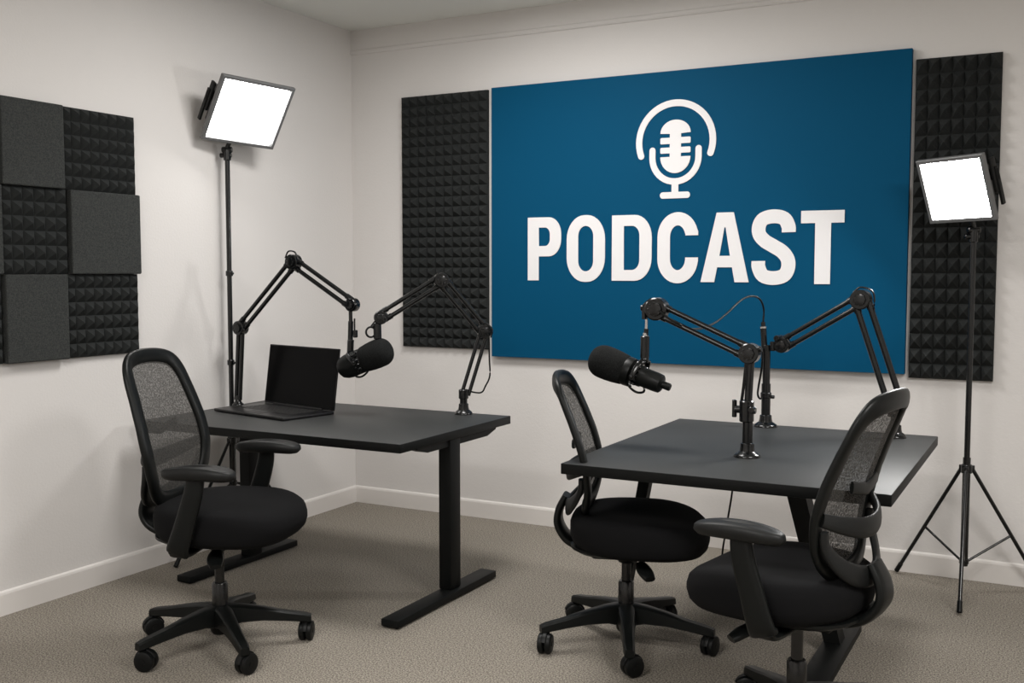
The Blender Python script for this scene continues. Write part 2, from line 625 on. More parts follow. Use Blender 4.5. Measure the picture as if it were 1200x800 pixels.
# ------------------------------------------------------------------ office chair
def chair(label, loc, head, base_ang, arms=(1, -1), lever=-1, lift=0.0, kz=1.0, lean=1.0, bdx=0.0, arm_dx=0.0, arm_h=0.0, adx_s=0.0, bw=1.0):
    t = thing('office_chair', label, 'chair', (*loc, 0), head, 'mesh-back office chairs')
    # seat ------------------------------------------------
    K = 44
    lv = [(.388, .70, 0), (.390, .84, 0), (.398, .92, .1), (.415, .975, .3), (.440, 1.0, .5), (.478, 1.0, .8), (.497, .975, 1), (.509, .92, 1), (.516, .82, 1), (.519, .66, 1), (.518, .40, 1), (.515, .12, 1)]
    rs = []
    for z, s, wv in lv:
        ring = []
        for k in range(K):
            a = 2 * PI * k / K
            c, s_ = math.cos(a), math.sin(a)
            n = 2.9
            x = .262 * math.copysign(abs(c) ** (2 / n), c) * s
            y = .270 * math.copysign(abs(s_) ** (2 / n), s_) * s
            if x < 0: y *= 1 - .16 * (x / .268) ** 2
            zz = z - (.030 * max(0, x / .25) ** 2.2) * (1 if z > .45 else .2) + .012 * (y / .26) ** 2 * (1 if z > .49 else 0)
            if x < 0: zz += .010 * (x / .25) ** 2
            ring.append((x + .052, y, zz + lift))
        rs.append(ring)
    bm = B(); rings(bm, rs)
    seat = obj('seat', bm, FABRIC, t, smooth=80)
    bm = B()
    rs = []
    for z, s in ((.385, .62), (.392, .80), (.405, .88), (.414, .88)):
        rs.append([(x * s + .02, y * s, z + lift - .008) for x, y in sup(.26, .25, 2.8, 36)])
    rings(bm, rs)
    obj('seat_pan', bm, PLASTIC, t, smooth=50)
    # backrest --------------------------------------------
    def zk(z): return .50 + (z - .50) * kz + lift * .6
    half = [(0, 1.108), (.095, 1.102), (.152, 1.082), (.183, 1.035), (.199, .95), (.212, .86), (.217, .78), (.208, .70), (.180, .625), (.135, .575), (.07, .552), (0, .546)]
    XZ = [(.48, -.215), (.56, -.208), (.65, -.208), (.75, -.222), (.85, -.248), (.95, -.281), (1.05, -.318), (1.12, -.344)]

    def X0(z):
        for (za, xa), (zb, xb) in zip(XZ, XZ[1:]):
            if z <= zb: break
        u = (z - za) / (zb - za)
        return -.212 + (xa + (xb - xa) * u + .212) * lean + bdx

    def bx(y, z): return X0(z) + .75 * y * y
    half = [(y * bw, z) for y, z in half]
    outl = [(y, z) for y, z in half] + [(-y, z) for y, z in half[::-1][1:-1]]
    loop = cr([(a, b) for a, b in outl], 5, True)
    L3 = [(bx(p[0], p[1]), p[0], zk(p[1])) for p in loop]
    bm = B()
    sweep(bm, L3, sup(.030, .0135, 2.6, 14), up=(1, 0, 0), closed=True)
    fr = obj('backrest', bm, PLASTIC, t, smooth=60)

    def halfw(z):
        for (ya, za), (yb, zb) in zip(half, half[1:]):
            if zb <= z <= za: return ya + (yb - ya) * (za - z) / (za - zb)
        return 0
    bm = B()
    NZ, NY = 30, 12
    G = []
    for i in range(NZ + 1):
        z = .549 + (1.098 - .549) * i / NZ
        w = max(halfw(z) - .004, .01)
        G.append([bm.verts.new((bx(w * (2 * j / NY - 1), z) + .002, w * (2 * j / NY - 1), zk(z))) for j in range(NY + 1)])
    for i in range(NZ):
        for j in range(NY): bm.faces.new((G[i][j], G[i][j + 1], G[i + 1][j + 1], G[i + 1][j]))
    obj('mesh_panel', bm, MESH, fr, smooth=80)
    # lumbar pad between mesh and rear loop
    bm = B()
    pts = [(bx(y, .815) - .020, y, zk(.815 + .02 * (abs(y) / .1))) for y in [-.10 + .2 * k / 10 for k in range(11)]]
    sweep(bm, pts, sup(.018, .006, 2.5, 12), up=(1, 0, 0))
    obj('lumbar_pad', bm, PLASTIC, t, smooth=60)
    # rear figure-eight support
    bm = B()
    pts = []
    for k in range(21):
        u = -1 + 2 * k / 20
        y = u * .212 * bw
        pts.append((bx(y, .735) - .016 - .040 * (1 - abs(u) ** 2.4), y, zk(.745 - .045 * (1 - u * u))))
    sweep(bm, pts, sup(.027, .010, 2.6, 14), up=(1, 0, 0), scl=lambda f: (.75 + .45 * math.sin(PI * f), 1))
    pts = []
    for k in range(29):
        a = PI * k / 28
        y = -.200 * bw * math.cos(a)
        z = .705 - .165 * math.sin(a) ** .9
        pts.append((bx(y, z) - .018 - .05 * math.sin(a) ** 1.3, y, zk(z)))
    sweep(bm, pts, sup(.024, .011, 2.6, 14), up=(1, 0, 0), scl=lambda f: (.7 + .7 * math.sin(PI * f), 1))
    obj('back_support', bm, PLASTIC2, t, smooth=60)
    # J shaped spine down to the mechanism
    bm = B()
    pts = cr([(-.285 + bdx, 0, .575 + lift * .6), (-.312 + bdx, 0, .52 + lift * .7), (-.316 + bdx, 0, .465 + lift * .8), (-.285 + bdx, 0, .412 + lift), (-.21 + bdx * .5, 0, .386 + lift), (-.12, 0, .374 + lift), (-.02, 0, .374 + lift)], 5)
    sweep(bm, pts, sup(.044, .014, 3, 14), up=(0, 0, 1) if False else (1, 0, .3), scl=lambda f: (1.0 + .35 * math.sin(PI * f), 1 + .3 * f))
    obj('spine', bm, PLASTIC, t, smooth=60)
    # mechanism --------------------------------------------
    bm = B()
    box(bm, (-.01, 0, .366 + lift), (.24, .15, .042), .016, seg=3)
    lathe(bm, [(.03, 0), (.045, .02), (.05, .04)], Matrix.Translation((0, 0, .325 + lift)), 20)
    obj('tilt_mechanism', bm, PLASTIC, t, smooth=50)
    bm = B()
    rod(bm, (.05, .05 * lever, .362 + lift), (.075, .17 * lever, .356 + lift), .008)
    pts = [(.065, .15 * lever, .359 + lift), (.085, .20 * lever, .346 + lift), (.105, .235 * lever, .329 + lift)]
    sweep(bm, cr(pts, 4), sup(.020, .011, 2.4, 12), scl=lambda f: (.6 + .9 * math.sin(PI * (.15 + .7 * f)), 1))
    obj('adjustment_lever', bm, PLASTIC, t, smooth=60)
    # arms --------------------------------------------------
    for s in arms:
        bm = B()
        ah = arm_h
        ax_ = arm_dx + adx_s * s
        pts = cr([(-.045 + ax_ * .6, .285 * s, .388 + lift), (-.040 + ax_ * .65, .297 * s, .41 + lift), (-.022 + ax_ * .8, .300 * s, .49 + ah * .5), (.002 + ax_, .298 * s, .575 + ah * .85), (.012 + ax_, .292 * s, .632 + ah)], 4)
        sweep(bm, pts, sup(.044, .015, 3.2, 14), up=(0, 1, 0), scl=lambda f: (1.0 - .28 * f, 1))
        pts = cr([(-.03, .07 * s, .372 + lift), (-.04 + ax_ * .4, .20 * s, .370 + lift), (-.045 + ax_ * .6, .27 * s, .375 + lift), (-.044 + ax_ * .6, .292 * s, .392 + lift)], 4)
        sweep(bm, pts, sup(.034, .010, 3, 12), up=(0, 0, 1))
        arm = obj('armrest', bm, PLASTIC, t, smooth=60)
        rs = []
        for z, q in ((.612, .45), (.616, .76), (.626, .95), (.640, 1.0), (.652, .96), (.659, .82), (.661, .4)):
            ring = []
            for x, y in sup(.138, .049, 2.7, 36):
                zz = z - .012 * (x / .13) ** 2 * (1 if z > .63 else .3)
                ring.append((x * (q ** .35) + .018 + ax_, y * q * (1 + .12 * x / .13) + .290 * s, zz + ah))
            rs.append(ring)
        bm = B(); rings(bm, rs)
        obj('arm_pad', bm, PLASTIC2, arm, smooth=70)
    # column + star base -------------------------------------
    bm = B()
    lathe(bm, [(.018, .25), (.018, .335 + lift)], seg=20)
    lathe(bm, [(.026, .10), (.030, .11), (.030, .245), (.026, .252), (.016, .252)], seg=24)
    obj('gas_column', bm, METAL, t, smooth=40)
    bm = B()
    lathe(bm, [(.028, .055), (.036, .065), (.043, .10), (.043, .148), (.036, .160), (.03, .160)], seg=28)
    obj('base_hub', bm, PLASTIC, t, smooth=40)
    for k in range(5):
        a = math.radians(base_ang + 72 * k) - head
        d = Vector((math.cos(a), math.sin(a), 0))
        q = Vector((-d.y, d.x, 0))
        bm = B()
        rs = []
        for r, w, zt, zb in ((.025, .036, .165, .085), (.08, .032, .160, .098), (.16, .027, .145, .098), (.24, .023, .126, .090), (.318, .021, .111, .080), (.340, .017, .104, .076)):
            rs.append([d * r + q * (w * u) + Vector((0, 0, z)) for u, z in ((-1, zb + .004), (-.85, zb), (.85, zb), (1, zb + .004), (.9, zt - .006), (.6, zt), (-.6, zt), (-.9, zt - .006))])
        rings(bm, rs)
        rod(bm, d * .318 + Vector((0, 0, .058)), d * .318 + Vector((0, 0, .095)), .014)
        leg = obj('leg', bm, PLASTIC, t, smooth=35)
        # twin wheel caster, trailing sideways
        ca = a + math.radians(random.choice((60, 75, 95, 120)))
        cdv = Vector((math.cos(ca), math.sin(ca), 0))
        ax = Vector((-cdv.y, cdv.x, 0))
        c = d * .318 + cdv * .012 + Vector((0, 0, .038))
        bm = B()
        for s in (-1, 1):
            M = axis_mat(c + ax * (.002 if s > 0 else -.026), ax)
            lathe(bm, [(.012, .0), (.031, .0), (.0365, .003), (.038, .012), (.0365, .020), (.031, .024), (.012, .0235)], M, 28)
        rod(bm, c - ax * .028, c + ax * .028, .010)
        # hood
        hp = [c + ax * 0 + cdv * (.040 * math.cos(th)) + Vector((0, 0, .040 * math.sin(th))) for th in [math.radians(20 + 150 * j / 10) for j in range(11)]]
        sweep(bm, hp, sup(.010, .004, 3, 10), up=Vector((0, 0, 1)).cross(ax) if False else (ax.cross(Vector((0, 0, 1)))))
        rod(bm, d * .318 + Vector((0, 0, .040)), d * .318 + Vector((0, 0, .078)), .010)
        obj('caster', bm, WHEEL, leg, smooth=40)
    return t


chair('black mesh office chair with two armrests, at the desk with the laptop', (-2.812, 2.912), math.radians(17), 40, lift=.052, kz=.95, lean=.85, bdx=.025, arm_dx=.055, arm_h=.092)
chair('black office chair between the two tables, backrest partly behind the table corner', (-1.455, 3.66), math.radians(17), 6, arms=(), kz=.86, lean=.88, bdx=.055, arm_h=.0)
chair('black mesh office chair at right, seen from behind, cut by the bottom edge', (-.692, 3.145), math.radians(170), 58, arms=(1,), lever=1, kz=.91, lean=1.0, arm_dx=.04, arm_h=.062, lift=.028, bdx=.058, bw=.94)


# ------------------------------------------------------------------ laptop
def laptop():
    w, dp = .545, .305
    t = thing('laptop', 'open black laptop with dark screen on the left desk', 'laptop', (-3.390, 3.894, .7445), math.radians(-12))
    bm = B()
    box(bm, (0, 0, .008), (w, dp, .014), .004, seg=3)
    for sx in (-1, 1):
        for sy in (-1, 1): lathe(bm, [(.01, 0), (.01, .002)], Matrix.Translation((sx * .2, sy * .12, 0)), 12)
    base = obj('base', bm, LAPT, t)
    bm = B()
    for r in range(6):
        n = 14
        for k in range(n):
            kw = .40 / n
            if r == 0 and 4 <= k <= 8:
                if k == 6: box(bm, (-.2 + kw * 6.5, -.035 + r * .026 + 0, .0155), (kw * 5 - .004, .022, .0015), .0005, seg=1)
                continue
            box(bm, (-.2 + kw * (k + .5), -.035 + r * .026, .0155), (kw - .004, .022, .0015), .0005, seg=1)
    obj('keyboard', bm, KEYS, base, smooth=0)
    bm = B(); box(bm, (0, -.098, .0152), (.13, .07, .001), 0)
    obj('trackpad', bm, KEYS, base, smooth=0)
    # lid, leaning back 17 degrees
    T = Matrix.Translation((0, dp / 2 - .004, .016)) @ Matrix.Rotation(math.radians(-8), 4, 'X')
    bm = B(); vs = box(bm, (0, .004, .15), (w, .007, .30), .003)
    for v in bm.verts: v.co = T @ v.co
    lid = obj('lid', bm, LAPT, t)
    bm = B(); box(bm, (0, -.0002, .152), (w - .014, .001, .285), 0)
    for v in bm.verts: v.co = T @ v.co
    obj('screen', bm, SCREEN, lid, smooth=0)
    bm = B()
    rod(bm, (-.19, dp / 2 - .006, .0165), (.19, dp / 2 - .006, .0165), .006)
    obj('hinge', bm, LAPT, t)


laptop()


# ------------------------------------------------------------------ boom arms
def disc(bm, c, n, r, th):
    """thick joint disc with a raised knob face, centred on c, axis n"""
    n = Vector(n).normalized()
    h = th / 2
    lathe(bm, [(r * .5, -h - .006), (r * .62, -h - .004), (r * .62, -h), (r * .9, -h), (r, -h + .004), (r, h - .004), (r * .9, h), (r * .62, h), (r * .6, h + .008), (r * .35, h + .010)], axis_mat(c, n), 22)


def link(bm, a, b, n, off, r=.0085, shrink=.02):
    """a pair of parallel tubes from a to b in the plane with normal n"""
    a, b = Vector(a), Vector(b)
    d = (b - a).normalized()
    q = Vector(n).cross(d).normalized()
    for s in (-1, 1):
        rod(bm, a + d * shrink + q * off * s, b - d * shrink + q * off * s, r, seg=12)
    return d, q


def endcaps(bm, a, b, n, off, r=.0115):
    a, b = Vector(a), Vector(b)
    d = (b - a).normalized()
    q = Vector(n).cross(d).normalized()
    L = (b - a).length
    for s in (-1, 1):
        rod(bm, a + d * .012 + q * off * s, a + d * .05 + q * off * s, r, seg=12)
        rod(bm, b - d * .05 + q * off * s, b - d * .012 + q * off * s, r, seg=12)
    # cross plate between the tubes at each end
    for e in (a + d * .022, b - d * .022):
        M = Matrix((d, q, Vector(n).normalized())).transposed()
        box(bm, e, (.03, off * 2 + .006, .02), .003, M)


def base_part(t, p, rdisc=.048, h=.11, rpost=.015):
    bm = B()
    M = Matrix.Translation(Vector(p))
    lathe(bm, [(rdisc, 0), (rdisc, .005), (rdisc * .93, .010), (rpost * 2.1, .014), (rpost * 1.5, .022), (rpost * 1.35, .035), (rpost * 1.3, .05), (rpost, .053), (rpost, h)], M, 28)
    obj('mounting_base', bm, METAL, t, world=True)


def joint_part(t, c, n, r=.028, th=.045, knob=True):
    bm = B()
    disc(bm, c, n, r, th)
    if knob:
        n = Vector(n).normalized()
        for k in range(8):
            a = 2 * PI * k / 8
            M = axis_mat(Vector(c) + n * (th / 2 + .006), n)
            p = M @ Vector((r * .55 * math.cos(a), r * .55 * math.sin(a), 0))
            box(bm, p, (.006, .006, .010), .001, M.to_3x3(), seg=1)
    return obj('joint', bm, METAL, t, world=True)


TZ = .7440   # desk top height


# arm A: beside the lamp pole, over the laptop, holding the first microphone
pA = (-3.734, 4.022, TZ)
nA = Vector((0, -1, 0))
tA = thing('boom_arm', 'black boom arm at the left desk edge, arching over the laptop', 'microphone arm', pA, 0, 'desk boom arms')
sh, el, wr = at(282, 384, pA), at(344, 307, pA), at(413, 357, pA)
base_part(tA, pA, .030, .05, .011)
bm = B()
for dx in (-.012, .012):
    rod(bm, (pA[0] + dx, pA[1], TZ + .03), (sh.x + dx * 1.1, sh.y, sh.z - .01), .0112)
obj('lower_post', bm, METAL, tA, world=True)
joint_part(tA, sh, nA, .036, .05)
bm = B(); link(bm, sh, el, nA, .0195, .0108); endcaps(bm, sh, el, nA, .0195, .0138); obj('lower_arm', bm, METAL, tA, world=True)
j = joint_part(tA, el, nA, .038, .05)
bm = B()
pts = cr([el + Vector((-.035, -.02, .02)), el + Vector((-.015, -.02, .052)), el + Vector((.025, -.02, .048)), el + Vector((.045, -.02, .012))], 6)
tube(bm, pts, .004)
obj('cable_clip', bm, METAL, tA, world=True)
bm = B(); link(bm, el, wr, nA, .0195, .0108); endcaps(bm, el, wr, nA, .0195, .0138); obj('upper_arm', bm, METAL, tA, world=True)
joint_part(tA, wr, nA, .032, .045)
bm = B()
mA = at(410.5, 400, pA)
top = wr + Vector((-.012, 0, -.02))
rod(bm, top, at(411, 378, pA), .009)
rod(bm, at(411, 376, pA), mA, .0125, bev=.002)
rod(bm, at(411, 398, pA), at(410.5, 412, pA), .016, bev=.002)
obj('mic_mount', bm, METAL, tA, world=True)
bm = B()
rod(bm, at(415.5, 373, pA), at(415.5, 388, pA), .004)
kk = at(416.5, 391, pA)
rod(bm, kk + Vector((0, 0, -.018)), kk + Vector((0, 0, .018)), .011, bev=.003)
rod(bm, kk, at(411, 391, pA), .005)
obj('thumb_screw', bm, METAL, tA, world=True)

# arm B: right rear corner of the left desk
pB = (-2.550, 4.290, TZ)
micA = at(428, 419, pA)
dirB = Vector((micA.x + .06 - pB[0], micA.y - pB[1], 0)).normalized()
nB = Vector((dirB.y, -dirB.x, 0))
if nB.y > 0: nB = -nB
tB = thing('boom_arm', 'black boom arm standing at the right rear corner of the left desk', 'microphone arm', pB, 0, 'desk boom arms')
base_part(tB, pB, .044, .085, .018)
sh, el, wr = at(567.5, 388, pB, nB), at(517, 328, pB, nB), at(446, 372, pB, nB)
lo = Vector(pB) + Vector((0, 0, .085))
bm = B(); rod(bm, lo + Vector((0, 0, -.01)), lo + Vector((0, 0, .035)), .024, bev=.003); obj('collar', bm, METAL, tB, world=True)
bm = B(); link(bm, lo + Vector((.005, 0, 0)), sh, nB, .017, .0092, .01); obj('lower_post', bm, METAL, tB, world=True)
joint_part(tB, sh, nB, .034, .05)
bm = B(); link(bm, sh, el, nB, .0195, .0108); endcaps(bm, sh, el, nB, .0195, .0138); obj('lower_arm', bm, METAL, tB, world=True)
joint_part(tB, el, nB, .036, .05)
bm = B(); d_, q_ = link(bm, el, wr, nB, .0195, .0108); endcaps(bm, el, wr, nB, .0195, .0138)
obj('upper_arm', bm, METAL, tB, world=True)
joint_part(tB, wr, nB, .032, .045)
bm = B()
rod(bm, wr, at(436, 383, pB, nB), .014, .010)
ringc = at(434.5, 389, pB, nB)
d1 = dirB
pts = [ringc + d1 * (.022 * math.cos(a)) + Vector((0, 0, .024 * math.sin(a))) for a in [2 * PI * k / 20 for k in range(20)]]
sweep(bm, pts, sup(.005, .008, 2.5, 10), up=nB, closed=True)
stem0 = at(442, 383, pB, nB); stem1 = at(442.5, 397, pB, nB)
rod(bm, stem0 + Vector((0, 0, .02)), stem1, .019, bev=.003)
obj('mic_mount', bm, METAL, tB, world=True)
bm = B()
tube(bm, cr([at(573, 392, pB, nB), at(573.5, 420, pB, nB), at(574, 440, pB, nB), at(569, 452, pB, nB), at(563, 460, pB, nB), lo + Vector((.01, 0, .03))], 6), .004)
tube(bm, cr([sh + nB * .025 + Vector((-.028, 0, .012)), sh + nB * .03 + Vector((.0, 0, .040)), sh + nB * .03 + Vector((.038, 0, .012)), sh + nB * .03 + Vector((.03, 0, -.028))], 6), .0035)
obj('cable', bm, PLASTIC, tB, world=True)

# arm C: front arm of the right table, carrying the second microphone
pC = (-1.030, 3.790, TZ)
nC = Vector((0, -1, 0))
tC = thing('boom_arm', 'black boom arm in the middle of the right table, carrying a microphone to the left', 'microphone arm', pC, 0, 'desk boom arms')
base_part(tC, pC, .050, .20, .019)
bm = B()
kc = at(875, 480, pC)
rod(bm, kc + Vector((0, 0, -.045)), kc + Vector((0, 0, .035)), .027, bev=.004)
rod(bm, kc + Vector((-.045, 0, 0)), kc + Vector((.035, 0, 0)), .014, bev=.003)
rod(bm, kc + Vector((-.046, 0, -.03)), kc + Vector((-.046, 0, .035)), .009, bev=.002)
rod(bm, kc + Vector((.028, -.02, .005)), kc + Vector((.028, -.045, .005)), .012, bev=.002)
rod(bm, at(878, 506, pC), at(881, 506, pC), .009, bev=.002)
obj('clamp_collar', bm, METAL, tC, world=True)
sh, el = at(878.5, 414, pC), at(770, 362, pC)
bm = B()
rod(bm, at(876.5, 475, pC), at(880, 418, pC), .0145)
tube(bm, cr([at(868, 472, pC), at(871, 450, pC), at(874, 420, pC)], 5), .0035)
tube(bm, cr([at(870, 470, pC), at(872.5, 450, pC), at(875, 420, pC)], 5), .003)
obj('lower_post', bm, METAL, tC, world=True)
joint_part(tC, sh, nC, .038, .05)
bm = B(); rod(bm, sh + Vector((.02, 0, .008)), at(892, 408, pC), .012, bev=.002); rod(bm, at(889, 407, pC), at(889, 414, pC), .009)
obj('thumb_screw', bm, METAL, tC, world=True)
bm = B(); link(bm, sh, el, nC, .0195, .0108); endcaps(bm, sh, el, nC, .0195, .0138)
obj('upper_arm', bm, METAL, tC, world=True)
joint_part(tC, el, nC, .044, .05)
bm = B()
pts = cr([el + Vector((-.02, -.0, .035)), el + Vector((-.048, 0, .010)), el + Vector((-.050, 0, -.04))], 6)
sweep(bm, pts, sup(.010, .014, 2.5, 12), up=(0, 1, 0))
rod(bm, el + Vector((-.065, 0, .003)), el + Vector((-.045, 0, .003)), .012, bev=.002)
obj('swivel_bracket', bm, METAL, tC, world=True)
bm = B(); rod(bm, at(757.5, 372, pC), at(757.3, 388, pC), .0055); rod(bm, at(756.5, 390, pC), at(756.3, 394, pC), .0105)
obj('steel_stud', bm, CHROME, tC, world=True)
bm = B(); rod(bm, at(757.5, 385, pC), at(757, 393, pC), .009)
rod(bm, at(756, 393.5, pC), at(755.5, 420, pC), .0175, bev=.003)
obj('mic_mount', bm, METAL, tC, world=True)

# D: straight stand at the rear with an upright plug at its top
pD = (-1.163, 4.575, TZ)
nD = Vector((0, -1, 0))
tD = thing('microphone_stand', 'short black upright stand at the rear of the right table, against the banner', 'stand', pD)
base_part(tD, pD, .052, .19, .020)
bm = B()
topD = at(898.5, 404, pD)
rod(bm, Vector(pD) + Vector((0, 0, .17)), (pD[0], pD[1], topD.z), .0165, bev=.003)
obj('pole', bm, METAL, tD, world=True)
bm = B()
cl = at(898.5, 463, pD)
cl.x = pD[0]
rod(bm, cl + Vector((0, 0, -.012)), cl + Vector((0, 0, .014)), .024, bev=.004)
rod(bm, cl + Vector((.02, 0, -.006)), cl + Vector((.038, 0, -.006)), .008, bev=.002)
obj('collar', bm, METAL, tD, world=True)
bm = B()
rod(bm, at(896, 412, pD), at(894.5, 384, pD), .0135, bev=.003)
rod(bm, at(894.6, 386, pD), at(894.3, 377, pD), .0095, bev=.002)
obj('cable_plug', bm, METAL, tD, world=True)
bm = B()
rod(bm, at(894.5, 384.5, pD), at(894.4, 382.5, pD), .0145)
obj('steel_ring', bm, CHROME, tD, world=True)
bm = B()
tube(bm, cr([at(895, 408, pD) + Vector((0, -.02, 0)), at(894, 430, pD) + Vector((0, -.02, 0)), at(889, 452, pD), at(888, 462, pD), at(891, 467, pD), at(896, 462, pD)], 6), .0045)
obj('side_cable', bm, PLASTIC, tD, world=True)
# the loose cable from the plug to the boom arm


def mixp(px, py, f):
    y = pD[1] * (1 - f) + pC[1] * f
    return at(px, py, (0, y, 0))


bm = B()
tube(bm, cr([mixp(894.3, 378, 0), mixp(895, 362, 0), mixp(890, 350, .05), mixp(880, 347, .1), mixp(868, 352, .2), mixp(852, 367, .35), mixp(838, 378, .5), mixp(822, 384.5, .7),
             mixp(808, 385, .9), mixp(796, 380, 1.03), mixp(784, 373, 1.04), mixp(772, 364, 1.04)], 6), .0042)
o = obj('microphone_cable', bm, PLASTIC)
tag(o, 'thin black cable looping in front of the blue banner above the right table', 'cable')

# arm E: rear right corner of the right table, reaching to the upright stand
pE = (-.612, 4.525, TZ)
dE = Vector((pD[0] - pE[0], pD[1] - pE[1], 0)).normalized()
nE = Vector((dE.y, -dE.x, 0))
if nE.y > 0: nE = -nE
tE = thing('boom_arm', 'black boom arm at the rear right of the right table, behind the chair back', 'microphone arm', pE, 0, 'desk boom arms')
base_part(tE, pE, .046, .10, .019)
el, wr = at(1009, 351, pE, nE), at(917, 404, pE, nE)
lo = Vector(pE) + Vector((.0, 0, .085))
bm = B(); rod(bm, lo, lo + Vector((0, 0, .05)), .030, bev=.004); disc(bm, lo + Vector((0, 0, .045)), nE, .033, .045); obj('collar', bm, METAL, tE, world=True)
bm = B(); link(bm, lo + Vector((0, 0, .045)), el, nE, .027, .0132); endcaps(bm, lo + Vector((0, 0, .045)), el, nE, .027, .0155); obj('lower_arm', bm, METAL, tE, world=True)
joint_part(tE, el, nE, .042, .055)
bm = B(); pts = cr([el + Vector((-.03, -.01, .030)), el + Vector((0, -.01, .052)), el + Vector((.05, -.01, .030)), el + Vector((.055, -.01, -.05))], 6)
tube(bm, pts, .004); obj('cable_clip', bm, METAL, tE, world=True)
bm = B(); link(bm, el, wr, nE, .0195, .0108); endcaps(bm, el, wr, nE, .0195, .0138); obj('upper_arm', bm, METAL, tE, world=True)
joint_part(tE, wr, nE, .034, .05)
bm = B()
k1 = wr + Vector((-.015, 0, .03))
rod(bm, k1 + nE * -.03, k1 + nE * .04, .013, bev=.003)
rod(bm, wr, at(903, 405, pE, nE), .013, bev=.003)
rod(bm, at(906, 400, pE, nE), at(906, 411, pE, nE), .014, bev=.003)
obj('wrist_clamp', bm, METAL, tE, world=True)


# ------------------------------------------------------------------ microphones
def microphone(label, tail, front, fr=.062, foam=.15, short=False, yoke_top=None):
    tail, front = Vector(tail), Vector(front)
    d = (front - tail)
    L = d.length
    t = thing('broadcast_microphone', label, 'microphone', (tail + front) / 2, 0, 'broadcast microphones on boom arms')
    M = axis_mat(tail, d)
    # foam windscreen
    f0 = L - foam
    prof = [(fr * .80, f0 - .004), (fr * .90, f0 + .004), (fr * .97, f0 + foam * .25), (fr, f0 + foam * .45), (fr, f0 + foam * .62)]
    for k in range(1, 8):
        a = k / 8 * PI / 2
        prof.append((fr * math.cos(a) ** .75, f0 + foam * .62 + foam * .38 * math.sin(a)))
    bm = B(); lathe(bm, prof, M, 36)
    obj('windscreen', bm, MICF, t, smooth=70, world=True)
    # ring + body
    bm = B()
    if short:
        b0 = .0
        prof = [(.012, 0.0), (fr * .42, .004), (fr * .66, .016), (fr * .80, .036), (fr * .86, .06), (fr * .86, f0 - .01), (fr * .80, f0)]
        lathe(bm, prof, M, 32)
        body = obj('body', bm, PLASTIC, t, smooth=60, world=True)
    else:
        lathe(bm, [(.030, .035), (.036, .040), (.038, .06), (.038, .115), (.042, .12), (.042, f0 - .03)], M, 32)
        lathe(bm, [(fr * .70, f0 - .035), (fr * .86, f0 - .03), (fr * .88, f0 - .008), (fr * .84, f0)], M, 32)
        body = obj('body', bm, PLASTIC, t, smooth=40, world=True)
        bm = B(); lathe(bm, [(.0125, 0), (.015, .003), (.015, .036)], M, 20)
        obj('connector', bm, PLASTIC, body, world=True)
    # coiled shock mount round the body
    zc = f0 - .055 if not short else f0 - .02
    R = .052 if not short else fr * .90
    for side in (0, PI):
        bm = B()
        pts = []
        for k in range(60):
            u = k / 59
            a = side + math.radians(-50) + u * math.radians(100)
            w = u * 2 * PI * 5
            rr = R + .006 * math.cos(w)
            pts.append(M @ Vector((rr * math.cos(a), rr * math.sin(a), zc + .012 * math.sin(w))))
        tube(bm, pts, .0042, 6)
        obj('shock_coil', bm, METAL, t, world=True)
    # yoke
    bm = B()
    x, y = M.to_3x3() @ Vector((1, 0, 0)), M.to_3x3() @ Vector((0, 1, 0))
    c = M @ Vector((0, 0, zc))
    yk = Vector(yoke_top)
    for s in (-1, 1):
        side = x * s * (R + .012)
        pts = cr([yk + side * .22, yk + side * .75 + (c - yk) * .12, c + side * 1.0 + (yk - c) * .35, c + side * 1.05], 6)
        sweep(bm, pts, sup(.011, .005, 3, 12), up=side.normalized())
        disc(bm, c + side, side, .013, .014)
    rod(bm, yk + Vector((0, 0, .012)), yk + Vector((0, 0, -.010)), .016, bev=.003)
    obj('yoke', bm, METAL, t, smooth=50, world=True)
    # lower cable loop
    bm = B()
    lp = M @ Vector((0, 0, zc + .02))
    dn = Vector((0, 0, -1))
    ds = d.normalized()
    p1 = lp + dn * (R * .85) + ds * .02
    p2 = lp + dn * (R * .80) - ds * .045
    pts = cr([p1 + Vector((0, 0, .015)), p1 + dn * .012, (p1 + p2) / 2 + dn * .026, p2 + dn * .014, p2 + Vector((0, 0, .015))], 6)
    tube(bm, pts, .0048)
    obj('cable_loop', bm, PLASTIC, t, world=True)
    return t


microphone('black microphone with round foam windscreen, hanging over the left desk', at(402, 433, pA) + Vector((0, -.03, 0)), at(454, 408, pA) + Vector((0, .03, 0)),
           .068, .150, True, yoke_top=at(410.5, 413, pA))
microphone('black microphone with foam windscreen, hanging left of the banner emblem over the right table edge', at(785.5, 454, pC), at(692.5, 418, pC),
           .066, .155, False, yoke_top=at(755.5, 422, pC))

# thin cord hanging under the right table
bm = B()
tube(bm, cr([(-1.24, 4.40, .705), (-1.245, 4.40, .60), (-1.262, 4.40, .45), (-1.285, 4.40, .30), (-1.30, 4.40, .18), (-1.30, 4.42, .06), (-1.27, 4.46, .008), (-1.15, 4.60, .006), (-1.0, 4.9, .006), (-.97, 5.18, .006)], 8), .0042)
o = obj('hanging_cord', bm, PLASTIC)
tag(o, 'thin black cord hanging from under the right table', 'cable')


